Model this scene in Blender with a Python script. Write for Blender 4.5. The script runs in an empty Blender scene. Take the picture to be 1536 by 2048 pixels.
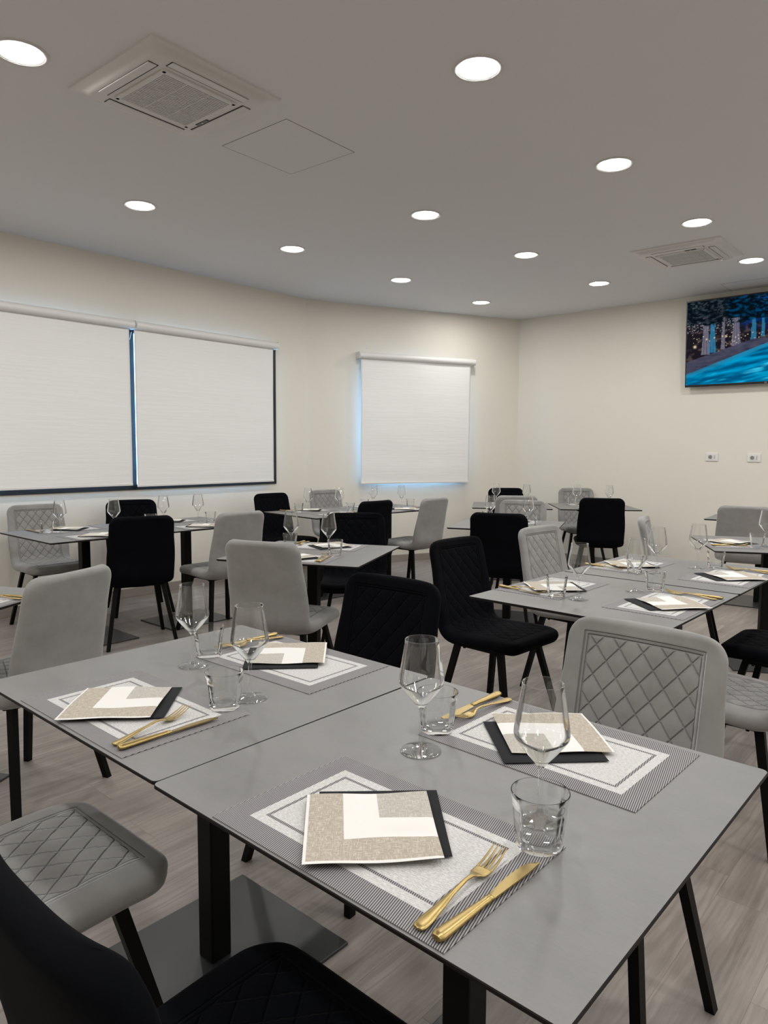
import bpy, bmesh, math, random
from mathutils import Vector, Matrix, noise
random.seed(7)
S = bpy.context.scene
COL = S.collection
PI = math.pi
R = math.radians

# ------------------------------------------------------------------ camera, world, exposure
EYE = 1.338
CEIL = 2.94
cam = bpy.data.cameras.new('camera')
cam.sensor_fit = 'HORIZONTAL'; cam.sensor_width = 36.0; cam.lens = 1419.0 / 1536 * 36
cam.clip_start = 0.05; cam.clip_end = 100
camo = bpy.data.objects.new('camera', cam); COL.objects.link(camo)
_rt = Vector((0.999978, 0.000593, 0.006581)); _up = Vector((-0.006608, 0.089763, 0.995941)); _fw = Vector((0, 0.995963, -0.089765))
camo.matrix_world = Matrix(((_rt.x, _up.x, -_fw.x, 0), (_rt.y, _up.y, -_fw.y, 0), (_rt.z, _up.z, -_fw.z, EYE), (0, 0, 0, 1)))
S.camera = camo
w = bpy.data.worlds.new('daylight'); S.world = w; w.use_nodes = True
w.node_tree.nodes['Background'].inputs[0].default_value = (0.28, 0.58, 1.0, 1)
w.node_tree.nodes['Background'].inputs[1].default_value = 10.0
S.view_settings.view_transform = 'Standard'; S.view_settings.look = 'None'
S.view_settings.gamma = 1.0; S.view_settings.use_curve_mapping = False
S.view_settings.exposure = 0.0
S.cycles.transparent_max_bounces = 24
LAMP_W = 8.6
LAMP_COL = (1.0, 0.985, 0.965)

# ------------------------------------------------------------------ node helpers
def new_mat(name, base=(0.5, 0.5, 0.5), rough=0.5, metal=0.0, **kw):
    m = bpy.data.materials.new(name); m.use_nodes = True
    b = m.node_tree.nodes['Principled BSDF']
    b.inputs['Base Color'].default_value = (*base, 1); b.inputs['Roughness'].default_value = rough
    b.inputs['Metallic'].default_value = metal
    for k, v in kw.items():
        b.inputs[k.replace('_', ' ')].default_value = v
    return m, m.node_tree, b
class NT:
    def __init__(s, nt): s.nt = nt
    def n(s, t, **kw):
        x = s.nt.nodes.new(t)
        for k, v in kw.items(): setattr(x, k, v)
        return x
    def put(s, sock, v):
        if isinstance(v, bpy.types.NodeSocket): s.nt.links.new(v, sock)
        else: sock.default_value = v
    def m(s, op, a, b=0.0, c=None):
        x = s.n('ShaderNodeMath', operation=op); s.put(x.inputs[0], a); s.put(x.inputs[1], b)
        if c is not None: s.put(x.inputs[2], c)
        return x.outputs[0]
    def step(s, v, lo, hi, a=0.0, b=1.0):
        x = s.n('ShaderNodeMapRange'); x.clamp = True
        s.put(x.inputs[0], v); s.put(x.inputs[1], lo); s.put(x.inputs[2], hi); s.put(x.inputs[3], a); s.put(x.inputs[4], b)
        return x.outputs[0]
    def mix(s, f, a, b):
        x = s.n('ShaderNodeMix', data_type='RGBA'); s.put(x.inputs[0], f)
        s.put(x.inputs[6], a if isinstance(a, bpy.types.NodeSocket) else (*a, 1)); s.put(x.inputs[7], b if isinstance(b, bpy.types.NodeSocket) else (*b, 1))
        return x.outputs[2]
    def noise(s, vec, scale, detail=3, rough=0.5):
        x = s.n('ShaderNodeTexNoise'); s.put(x.inputs['Vector'], vec); x.inputs['Scale'].default_value = scale
        x.inputs['Detail'].default_value = detail; x.inputs['Roughness'].default_value = rough
        return x.outputs[0]
    def scale(s, vec, xyz):
        x = s.n('ShaderNodeMapping'); s.put(x.inputs[0], vec); x.inputs['Scale'].default_value = xyz
        return x.outputs[0]
    def obj(s): return s.n('ShaderNodeTexCoord').outputs['Object']
    def uv(s):
        t = s.n('ShaderNodeTexCoord'); q = s.n('ShaderNodeSeparateXYZ'); s.nt.links.new(t.outputs['UV'], q.inputs[0])
        return q.outputs[0], q.outputs[1], t.outputs['UV']
    def bump(s, h, b, strength=0.5, dist=0.01):
        x = s.n('ShaderNodeBump'); x.inputs['Strength'].default_value = strength; x.inputs['Distance'].default_value = dist
        s.nt.links.new(h, x.inputs['Height']); s.nt.links.new(x.outputs[0], b.inputs['Normal'])
        return x

# ------------------------------------------------------------------ materials
QP, QQ = 0.062, 0.078          # quilting periods
QU, QC, QH = 0.147, 0.4305, 0.3745   # quilted field: half width, centre and half length along the seat-to-back profile
def velvet(name, col, col2, sheen, rough=0.85, depth=1.0):
    m, nt, b = new_mat(name, col, rough)
    N = NT(nt); u, v, uvv = N.uv()
    au = N.m('ABSOLUTE', u)
    D = N.m('MAXIMUM', N.m('SUBTRACT', au, QU), N.m('SUBTRACT', N.m('ABSOLUTE', N.m('SUBTRACT', v, QC)), QH))
    inside = N.step(D, -0.001, 0.0, 1, 0)
    a = N.m('ADD', N.m('DIVIDE', u, QP), N.m('DIVIDE', v, QQ)); c = N.m('SUBTRACT', N.m('DIVIDE', u, QP), N.m('DIVIDE', v, QQ))
    da = N.m('ABSOLUTE', N.m('SUBTRACT', N.m('FRACT', N.m('ADD', a, 0.5)), 0.5))
    dc = N.m('ABSOLUTE', N.m('SUBTRACT', N.m('FRACT', N.m('ADD', c, 0.5)), 0.5))
    g = N.step(N.m('MINIMUM', da, dc), 0.0, 0.075, 0, 1)
    g = N.m('POWER', g, 0.6)
    g = N.m('ADD', N.m('MULTIPLY', g, inside), N.m('SUBTRACT', 1.0, inside))
    l1 = N.step(N.m('ABSOLUTE', D), 0.0, 0.0030, 0, 1)
    l2 = N.step(N.m('ABSOLUTE', N.m('SUBTRACT', D, 0.009)), 0.0, 0.0025, 0.2, 1)
    h = N.m('MULTIPLY', N.m('MULTIPLY', g, l1), l2)
    oc = N.obj()
    nz = N.noise(oc, 9, 4, 0.6)
    colr = N.mix(N.step(nz, 0.35, 0.68), col, col2)
    nt.links.new(colr, b.inputs['Base Color'])
    N.bump(h, b, 1.0, 0.0055 * depth)
    b.inputs['Sheen Weight'].default_value = sheen; b.inputs['Sheen Roughness'].default_value = 0.35
    b.inputs['Sheen Tint'].default_value = (0.55, 0.56, 0.58, 1)
    b.inputs['Specular IOR Level'].default_value = 0.2 if col[0] > 0.05 else 0.06
    return m
M = {}
M['grey_velvet'] = velvet('grey_velvet', (0.235, 0.230, 0.221), (0.28, 0.274, 0.264), 0.8)
M['black_velvet'] = velvet('black_velvet', (0.0014, 0.0016, 0.0026), (0.0022, 0.0027, 0.0045), 0.012, depth=0.8)
M['black_metal'] = new_mat('black_metal', (0.0025, 0.0025, 0.0025), 0.5, Specular_IOR_Level=0.12)[0]
M['post_metal'] = new_mat('post_metal', (0.003, 0.003, 0.003), 0.5, Specular_IOR_Level=0.15)[0]
M['base_metal'] = new_mat('base_metal', (0.030, 0.031, 0.033), 0.36)[0]
M['edge_black'] = new_mat('edge_black', (0.012, 0.010, 0.010), 0.55, Specular_IOR_Level=0.15)[0]
def laminate():
    m, nt, b = new_mat('grey_laminate', (0.24, 0.235, 0.225), 0.38)
    N = NT(nt); oc = N.obj()
    a = N.noise(N.scale(oc, (1, 2.2, 1)), 5, 6, 0.62); f = N.noise(N.scale(oc, (1, 6, 1)), 70, 4, 0.7)
    c = N.mix(N.step(a, 0.35, 0.65), (0.158, 0.156, 0.152), (0.186, 0.183, 0.179))
    c = N.mix(N.step(f, 0.45, 0.75, 0, 0.35), c, (0.208, 0.204, 0.20))
    nt.links.new(c, b.inputs['Base Color'])
    nt.links.new(N.step(a, 0.3, 0.7, 0.34, 0.44), b.inputs['Roughness'])
    N.bump(f, b, 0.12, 0.0008)
    return m
M['laminate'] = laminate()
def wall_paint(name, c1, c2):
    m, nt, b = new_mat(name, c1, 0.75); N = NT(nt); oc = N.obj()
    n1 = N.noise(oc, 1.3, 4, 0.55)
    nt.links.new(N.mix(n1, c1, c2), b.inputs['Base Color'])
    N.bump(N.noise(oc, 140, 3, 0.6), b, 0.08, 0.002)
    b.inputs['Specular IOR Level'].default_value = 0.25
    return m
M['wall'] = wall_paint('cream_wall_paint', (0.71, 0.672, 0.595), (0.75, 0.712, 0.632))
M['ceiling'] = wall_paint('ceiling_paint', (0.71, 0.71, 0.715), (0.73, 0.73, 0.735))
M['white'] = new_mat('white_plastic', (0.72, 0.71, 0.69), 0.4)[0]
M['acwhite'] = new_mat('unit_white_plastic', (0.66, 0.64, 0.62), 0.45)[0]
M['slat'] = new_mat('grille_grey', (0.60, 0.59, 0.58), 0.5)[0]
M['dark'] = new_mat('dark_gap', (0.02, 0.02, 0.02), 0.7)[0]
M['frame'] = new_mat('dark_window_frame', (0.010, 0.014, 0.017), 0.35)[0]
M['bezel'] = new_mat('screen_bezel', (0.006, 0.006, 0.007), 0.25)[0]
M['trimring'] = new_mat('lamp_trim', (0.62, 0.61, 0.59), 0.4)[0]
M['seam'] = new_mat('ceiling_joint', (0.22, 0.21, 0.20), 0.8)[0]
M['logo'] = new_mat('logo_grey', (0.55, 0.55, 0.56), 0.4)[0]
def blind():
    m, nt, b = new_mat('blind_fabric', (0.80, 0.79, 0.775), 0.8); N = NT(nt); oc = N.obj()
    n1 = N.noise(N.scale(oc, (1, 1, 4)), 1.6, 3)
    nt.links.new(N.mix(n1, (0.775, 0.775, 0.765), (0.825, 0.825, 0.815)), b.inputs['Base Color'])
    N.bump(N.noise(N.scale(oc, (0.5, 1, 10)), 5, 2), b, 0.25, 0.006)
    return m
M['blind'] = blind()
def emit(name, col, s):
    m = bpy.data.materials.new(name); m.use_nodes = True; nt = m.node_tree
    nt.nodes.remove(nt.nodes['Principled BSDF']); e = nt.nodes.new('ShaderNodeEmission')
    e.inputs[0].default_value = (*col, 1); e.inputs[1].default_value = s
    nt.links.new(e.outputs[0], nt.nodes['Material Output'].inputs[0]); return m
M['diffuser'] = emit('lit_diffuser', LAMP_COL, 6.0)
def gold():
    m, nt, b = new_mat('gold_metal', (0.42, 0.31, 0.125), 0.33, 1.0)
    return m
M['gold'] = gold()
def glass(name, lo=0.0, hi=1.0, blend=0.35, ior=1.46):
    """clear glass: looked through straight where the wall faces the eye, refracting towards grazing angles"""
    m = bpy.data.materials.new(name); m.use_nodes = True; nt = m.node_tree; N = NT(nt)
    nt.nodes.remove(nt.nodes['Principled BSDF'])
    tr = N.n('ShaderNodeBsdfTransparent'); tr.inputs[0].default_value = (0.985, 0.988, 0.988, 1)
    g = N.n('ShaderNodeBsdfGlass'); g.inputs['Color'].default_value = (0.99, 0.995, 0.995, 1); g.inputs['Roughness'].default_value = 0.0; g.inputs['IOR'].default_value = ior
    gl = N.n('ShaderNodeBsdfAnisotropic'); gl.inputs['Roughness'].default_value = 0.015; gl.inputs['Color'].default_value = (1, 1, 1, 1)
    lw = N.n('ShaderNodeLayerWeight'); lw.inputs['Blend'].default_value = 0.5
    f5 = N.m('MULTIPLY_ADD', N.m('POWER', lw.outputs['Facing'], 5.0), 0.9, 0.04)
    m1 = N.n('ShaderNodeMixShader'); nt.links.new(f5, m1.inputs[0]); nt.links.new(tr.outputs[0], m1.inputs[1]); nt.links.new(gl.outputs[0], m1.inputs[2])
    m2 = N.n('ShaderNodeMixShader'); nt.links.new(N.step(lw.outputs['Facing'], lo, hi), m2.inputs[0]); nt.links.new(m1.outputs[0], m2.inputs[1]); nt.links.new(g.outputs[0], m2.inputs[2])
    nt.links.new(m2.outputs[0], nt.nodes['Material Output'].inputs[0])
    return m
M['glass'] = glass('clear_glass', 0.42, 0.52)
M['thick_glass'] = glass('clear_thick_glass', 0.40, 0.52)
M['pane'] = glass('window_glass', 1.5, 2.0)
def floor_mat():
    m, nt, b = new_mat('greige_wood_planks', (0.3, 0.26, 0.22), 0.42)
    N = NT(nt); oc = N.obj()
    sp = N.n('ShaderNodeSeparateXYZ'); nt.links.new(oc, sp.inputs[0]); x, y = sp.outputs[0], sp.outputs[1]
    PW, PL = 0.19, 1.25
    row = N.m('FLOOR', N.m('DIVIDE', x, PW))
    wn = N.n('ShaderNodeTexWhiteNoise', noise_dimensions='1D'); nt.links.new(row, wn.inputs['W'])
    yo = N.m('ADD', N.m('DIVIDE', y, PL), N.m('MULTIPLY', wn.outputs[0], 7.3))
    colm = N.m('FLOOR', yo)
    cb = N.n('ShaderNodeCombineXYZ'); nt.links.new(row, cb.inputs[0]); nt.links.new(colm, cb.inputs[1])
    wn2 = N.n('ShaderNodeTexWhiteNoise', noise_dimensions='3D'); nt.links.new(cb.outputs[0], wn2.inputs['Vector'])
    off = N.n('ShaderNodeVectorMath', operation='MULTIPLY_ADD'); nt.links.new(wn2.outputs['Color'], off.inputs[0])
    off.inputs[1].default_value = (9, 9, 9); nt.links.new(oc, off.inputs[2])
    g1 = N.noise(N.scale(off.outputs[0], (7, 0.8, 1)), 2.2, 6, 0.62)
    g2 = N.noise(N.scale(off.outputs[0], (38, 1.3, 1)), 3.0, 6, 0.72)
    # cathedral figure: warped rings
    wv = N.n('ShaderNodeTexWave', wave_type='BANDS', bands_direction='X'); wv.inputs['Scale'].default_value = 11
    wv.inputs['Distortion'].default_value = 16; wv.inputs['Detail'].default_value = 3; wv.inputs['Detail Scale'].default_value = 0.9; wv.inputs['Detail Roughness'].default_value = 0.6
    nt.links.new(N.scale(off.outputs[0], (1, 0.10, 1)), wv.inputs['Vector'])
    c = N.mix(N.step(g1, 0.30, 0.70), (0.165, 0.140, 0.126), (0.36, 0.315, 0.28))
    c = N.mix(N.step(g2, 0.42, 0.66, 0, 0.32), c, (0.42, 0.375, 0.335))
    c = N.mix(N.m('MULTIPLY', N.m('MULTIPLY', N.step(wv.outputs['Fac'], 0.0, 0.45, 0.42, 0), N.step(g1, 0.40, 0.60)), 1.0), c, (0.15, 0.125, 0.11))
    tone = N.step(wn2.outputs[0], 0, 1, 0.0, 0.28)
    c = N.mix(tone, c, (0.19, 0.16, 0.145))
    fx = N.m('ABSOLUTE', N.m('SUBTRACT', N.m('FRACT', N.m('DIVIDE', x, PW)), 0.5))
    fy = N.m('ABSOLUTE', N.m('SUBTRACT', N.m('FRACT', yo), 0.5))
    seam = N.m('MAXIMUM', N.step(fx, 0.494, 0.499), N.step(fy, 0.4990, 0.4998))
    c = N.mix(N.m('MULTIPLY', seam, 0.45), c, (0.09, 0.075, 0.065))
    nt.links.new(c, b.inputs['Base Color'])
    h = N.m('SUBTRACT', N.m('MULTIPLY', g2, 0.4), seam)
    N.bump(h, b, 0.35, 0.0012)
    nt.links.new(N.step(g2, 0.3, 0.7, 0.40, 0.52), b.inputs['Roughness'])
    return m
M['floor'] = floor_mat()
def base_wood():
    m, nt, b = new_mat('skirting_wood', (0.26, 0.225, 0.2), 0.5); N = NT(nt)
    nt.links.new(N.mix(N.noise(N.scale(N.obj(), (1, 1, 14)), 3, 4), (0.24, 0.205, 0.18), (0.34, 0.295, 0.26)), b.inputs['Base Color'])
    return m
M['skirting'] = base_wood()
def mat_weave():
    m, nt, b = new_mat('woven_placemat', (0.4, 0.4, 0.4), 0.7); N = NT(nt); u, v, _ = N.uv()   # metres from centre
    HX, HY = 0.230, 0.150
    D = N.m('MINIMUM', N.m('SUBTRACT', HX, N.m('ABSOLUTE', u)), N.m('SUBTRACT', HY, N.m('ABSOLUTE', v)))
    # diagonal ribs
    ph = N.m('ADD', N.m('MULTIPLY', u, math.cos(R(14))), N.m('MULTIPLY', v, math.sin(R(14))))
    st = N.m('ABSOLUTE', N.m('SUBTRACT', N.m('FRACT', N.m('DIVIDE', ph, 0.0034)), 0.5))
    rib = N.step(st, 0.14, 0.30)
    ph2 = N.m('SUBTRACT', N.m('MULTIPLY', v, 1.0), N.m('MULTIPLY', u, 0.22))
    st2 = N.m('ABSOLUTE', N.m('SUBTRACT', N.m('FRACT', N.m('DIVIDE', ph2, 0.0042)), 0.5))
    t = N.n('ShaderNodeTexCoord')
    nz = N.noise(N.scale(t.outputs['UV'], (160, 420, 1)), 1.0, 3, 0.7)
    darkc = N.mix(rib, (0.03, 0.028, 0.031), (0.32, 0.31, 0.315))
    lightc = N.mix(N.step(nz, 0.35, 0.65), (0.42, 0.415, 0.405), (0.66, 0.65, 0.64))
    lightc = N.mix(N.step(st2, 0.30, 0.5, 0, 0.35), lightc, (0.30, 0.29, 0.285))
    is_out = N.step(D, 0.0415, 0.042, 1, 0)
    line = N.m('MULTIPLY', N.step(D, 0.0595, 0.060), N.step(D, 0.0655, 0.066, 1, 0))
    c = N.mix(N.m('MAXIMUM', is_out, line), lightc, darkc)
    nt.links.new(c, b.inputs['Base Color'])
    N.bump(N.m('ADD', rib, nz), b, 0.3, 0.0005)
    return m
M['placemat'] = mat_weave()
def napkin_mat():
    m, nt, b = new_mat('patterned_napkin', (0.6, 0.55, 0.5), 0.85); N = NT(nt); u, v, uvv = N.uv()
    mm = N.m('MINIMUM', u, v)
    n1 = N.noise(N.scale(uvv, (120, 14, 1)), 1.0, 3, 0.7); n2 = N.noise(N.scale(uvv, (14, 120, 1)), 1.0, 3, 0.7)
    lin = N.step(N.m('MAXIMUM', n1, n2), 0.50, 0.68)
    beige = N.mix(lin, (0.37, 0.325, 0.265), (0.60, 0.55, 0.475))
    greige = N.mix(lin, (0.40, 0.375, 0.33), (0.60, 0.575, 0.53))
    white = (0.74, 0.725, 0.695)
    c = N.mix(N.step(mm, 0.575, 0.58), white, greige)
    c = N.mix(N.step(mm, 0.295, 0.30, 1, 0), c, beige)
    c = N.mix(N.step(mm, 0.022, 0.026, 1, 0), c, white)
    nt.links.new(c, b.inputs['Base Color']); b.inputs['Specular IOR Level'].default_value = 0.15
    N.bump(lin, b, 0.15, 0.0004)
    return m
M['napkin'] = napkin_mat()
M['black_paper'] = new_mat('black_napkin_paper', (0.012, 0.013, 0.015), 0.8)[0]
M['black_paper'].node_tree.nodes['Principled BSDF'].inputs['Specular IOR Level'].default_value = 0.2

# ------------------------------------------------------------------ mesh helpers
def link(name, me, mats, parent=None, smooth=True, autos=None):
    o = bpy.data.objects.new(name, me); COL.objects.link(o)
    for mm in (mats if isinstance(mats, (list, tuple)) else [mats]):
        if mm: me.materials.append(M[mm] if isinstance(mm, str) else mm)
    if smooth:
        me.polygons.foreach_set('use_smooth', [True] * len(me.polygons))
        if autos:
            try: me.set_sharp_from_angle(angle=R(autos))
            except Exception: pass
    if parent: o.parent = parent
    return o
def bm_mesh(bm, name):
    bmesh.ops.recalc_face_normals(bm, faces=bm.faces[:])
    me = bpy.data.meshes.new(name); bm.to_mesh(me); bm.free(); return me
def add_box(bm, c, s, bev=0.0, mi=0, mtx=None):
    r = bmesh.ops.create_cube(bm, size=1.0)
    vs = r['verts']
    for v in vs:
        v.co = Vector((v.co.x * s[0] + c[0], v.co.y * s[1] + c[1], v.co.z * s[2] + c[2]))
    fs = set(f for v in vs for f in v.link_faces)
    for f in fs: f.material_index = mi
    if bev > 0:
        es = list(set(e for v in vs for e in v.link_edges))
        rr = bmesh.ops.bevel(bm, geom=es, offset=bev, segments=2, affect='EDGES', profile=0.5)
        vs = list(set(v for f in rr['faces'] for v in f.verts) | set(v for v in vs if v.is_valid))
        for f in rr['faces']: f.material_index = mi
    if mtx is not None:
        for v in vs:
            if v.is_valid: v.co = mtx @ v.co
    return vs
def add_bar(bm, p0, p1, wx, wy, wx2=None, wy2=None, mi=0):
    """rectangular bar between two points, flat cut parallel to the ground at both ends"""
    wx2 = wx2 or wx; wy2 = wy2 or wy
    p0, p1 = Vector(p0), Vector(p1); vs = []
    for p, a, b in ((p0, wx, wy), (p1, wx2, wy2)):
        for sx, sy in ((-1, -1), (1, -1), (1, 1), (-1, 1)):
            vs.append(bm.verts.new((p.x + sx * a / 2, p.y + sy * b / 2, p.z)))
    F = [(0, 1, 2, 3), (7, 6, 5, 4), (0, 4, 5, 1), (1, 5, 6, 2), (2, 6, 7, 3), (3, 7, 4, 0)]
    for f in F:
        q = bm.faces.new([vs[i] for i in f]); q.material_index = mi
    return vs
def add_lathe(bm, prof, n=48, closed=True, rmod=None):
    rings = []
    for (r, z) in prof:
        if r < 1e-6: rings.append([bm.verts.new((0, 0, z))])
        else:
            ring = []
            for i in range(n):
                a = 2 * PI * i / n; rr = r * (rmod(a, z, r) if rmod else 1)
                ring.append(bm.verts.new((rr * math.cos(a), rr * math.sin(a), z)))
            rings.append(ring)
    for k in range(len(rings) - 1):
        A, B = rings[k], rings[k + 1]
        if len(A) == 1 and len(B) == 1: continue
        for i in range(n):
            j = (i + 1) % n
            if len(A) == 1: bm.faces.new((A[0], B[i], B[j]))
            elif len(B) == 1: bm.faces.new((A[i], A[j], B[0]))
            else: bm.faces.new((A[i], A[j], B[j], B[i]))
def add_loft(bm, secs, nseg=10):
    """secs: (x, y, z, halfwidth, halfthick) along y"""
    fine = []
    for i in range(len(secs) - 1):            # monotone-ish resampling so that long sections reflect smoothly
        for k in range(4):
            t = k / 4; e = t * t * (3 - 2 * t)
            fine.append(tuple(secs[i][c] + (secs[i + 1][c] - secs[i][c]) * (t if c == 1 else 0.5 * (e + t)) for c in range(5)))
    secs = fine + [secs[-1]]; rings = []
    for (x, y, z, hw, ht) in secs:
        ring = []
        for i in range(nseg):
            a = 2 * PI * i / nseg; ca, sa = math.cos(a), math.sin(a)
            ring.append(bm.verts.new((x + hw * ca, y, z + ht * sa)))
        rings.append(ring)
    for A, B in zip(rings, rings[1:]):
        for i in range(nseg):
            j = (i + 1) % nseg; bm.faces.new((A[i], A[j], B[j], B[i]))
    bm.faces.new(rings[0][::-1]); bm.faces.new(rings[-1])
def thing(name, label, cat, loc=(0, 0, 0), rz=0.0, group=None):
    o = bpy.data.objects.new(name, None); COL.objects.link(o); o.empty_display_size = 0.1
    o.location = loc; o.rotation_euler = (0, 0, rz); o['label'] = label; o['category'] = cat
    if group: o['group'] = group
    return o
def tag(o, label, cat, group=None, kind=None):
    o['label'] = label; o['category'] = cat
    if group: o['group'] = group
    if kind: o['kind'] = kind
    return o
def struct(o): o['kind'] = 'structure'; return o
def dup(root, loc, rz, label, group=None):
    r = root.copy(); COL.objects.link(r); r.location = loc; r.rotation_euler = (root.rotation_euler.x, root.rotation_euler.y, rz)
    r['label'] = label
    if group: r['group'] = group
    for ch in list(root.children):
        c = ch.copy(); COL.objects.link(c); c.parent = r
        for g in list(ch.children):
            d = g.copy(); COL.objects.link(d); d.parent = c
    return r
def HZ(yaw): return -R(yaw)                      # compass-like yaw (clockwise from +y) to z rotation
def DIR(yaw): return Vector((math.sin(R(yaw)), math.cos(R(yaw)), 0))

# ------------------------------------------------------------------ room shell
YL, YM, YR = 40.7, 65.24, 132.75
P1 = Vector((-0.860, 7.858, 0)); P2 = Vector((1.681, 9.030, 0))
UD, RD = DIR(YL), DIR(YR)
P3 = P2 + RD * 9.0
P4 = P3 - UD * 10.3
P5 = P1 - UD * 7.72
corners = [P1, P2, P3, P4, P5]
def poly_slab(name, z0, z1, mat, grow=0.3):
    bm = bmesh.new(); cx = sum(corners, Vector()) / 5
    pts = [cx + (p - cx) * (1 + grow / (p - cx).length) for p in corners]
    lo = [bm.verts.new((p.x, p.y, z0)) for p in pts]; hi = [bm.verts.new((p.x, p.y, z1)) for p in pts]
    bm.faces.new(lo[::-1]); bm.faces.new(hi)
    for i in range(5):
        j = (i + 1) % 5; bm.faces.new((lo[i], lo[j], hi[j], hi[i]))
    return struct(link(name, bm_mesh(bm, name), mat, smooth=False))
def floor_obj():
    o = poly_slab('floor', -0.12, 0.0, 'floor')
    rz = HZ(41.0); me = o.data
    me.transform(Matrix.Rotation(-rz, 4, 'Z')); o.rotation_euler = (0, 0, rz)
    return o
floor_obj()
poly_slab('ceiling', CEIL, CEIL + 0.15, 'ceiling')
def wall(name, A, B, opening=None, thick=0.25, ext=0.0):
    """local x along A->B, local y outwards (away from room)"""
    d = (B - A); L = d.length; ang = math.atan2(d.y, d.x)
    bm = bmesh.new(); H = CEIL
    x0, x1 = -ext, L + ext
    def bx(a, b, c, e):
        if b - a > 1e-4 and e - c > 1e-4: add_box(bm, ((a + b) / 2, thick / 2, (c + e) / 2), (b - a, thick, e - c))
    if opening:
        a, b, c, e = opening
        bx(x0, a, 0, H); bx(b, x1, 0, H); bx(a, b, 0, c); bx(a, b, e, H)
    else: bx(x0, x1, 0, H)
    o = link(name, bm_mesh(bm, name), 'wall', smooth=False); o.location = A; o.rotation_euler = (0, 0, ang)
    return struct(o)
def frame_of(A, B):
    d = (B - A); return Matrix.Translation(A) @ Matrix.Rotation(math.atan2(d.y, d.x), 4, 'Z')
# wall_left runs P5 -> P1 (outward normal is local +y because the room is on the right-hand side)
LW = (P1 - P5).length
wL = wall('wall_left', P5, P1, (LW - 3.74, LW - 0.445, 0.955, 2.365))
wM = wall('wall_middle', P1, P2, (0.71, 1.93, 0.938, 2.20), ext=0.02)
wR = wall('wall_right', P2, P3)
wB = wall('wall_back', P3, P4)
wN = wall('wall_near', P4, P5)
def baseboard(name, A, B):
    L = (B - A).length; bm = bmesh.new()
    add_box(bm, (L / 2, -0.006, 0.04), (L, 0.012, 0.08), 0.002)
    o = link(name, bm_mesh(bm, name), 'skirting', smooth=False); o.matrix_world = frame_of(A, B); return struct(o)
baseboard('baseboard_left', P5, P1); baseboard('baseboard_middle', P1, P2); baseboard('baseboard_right', P2, P3)
baseboard('baseboard_back', P3, P4); baseboard('baseboard_near', P4, P5)

def window(name, A, B, a, b, c, e, mull=None, y0=0.0, fw=0.045):
    fr = bpy.data.objects.new(name, None); COL.objects.link(fr); fr.matrix_world = frame_of(A, B); fr['kind'] = 'structure'
    bm = bmesh.new(); d = 0.07; yc = y0 + d / 2
    add_box(bm, ((a + b) / 2, yc, c + fw / 2), (b - a, d, fw)); add_box(bm, ((a + b) / 2, yc, e - fw / 2), (b - a, d, fw))
    add_box(bm, (a + fw / 2, yc, (c + e) / 2), (fw, d, e - c)); add_box(bm, (b - fw / 2, yc, (c + e) / 2), (fw, d, e - c))
    if mull: add_box(bm, (mull, yc, (c + e) / 2), (0.075, d, e - c))
    f = link('window_frame', bm_mesh(bm, 'window_frame'), 'frame', fr, smooth=False)
    bm = bmesh.new(); add_box(bm, ((a + b) / 2, y0 + 0.045, (c + e) / 2), (b - a - 2 * fw + 0.01, 0.006, e - c - 2 * fw + 0.01))
    link('pane', bm_mesh(bm, 'pane'), 'pane', f, smooth=False)
    return fr
window('window_1', P5, P1, LW - 3.74, LW - 0.445, 0.955, 2.365, mull=LW - 2.095, y0=-0.012)
window('window_2', P1, P2, 0.71, 1.93, 0.938, 2.20, y0=0.12)

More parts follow.
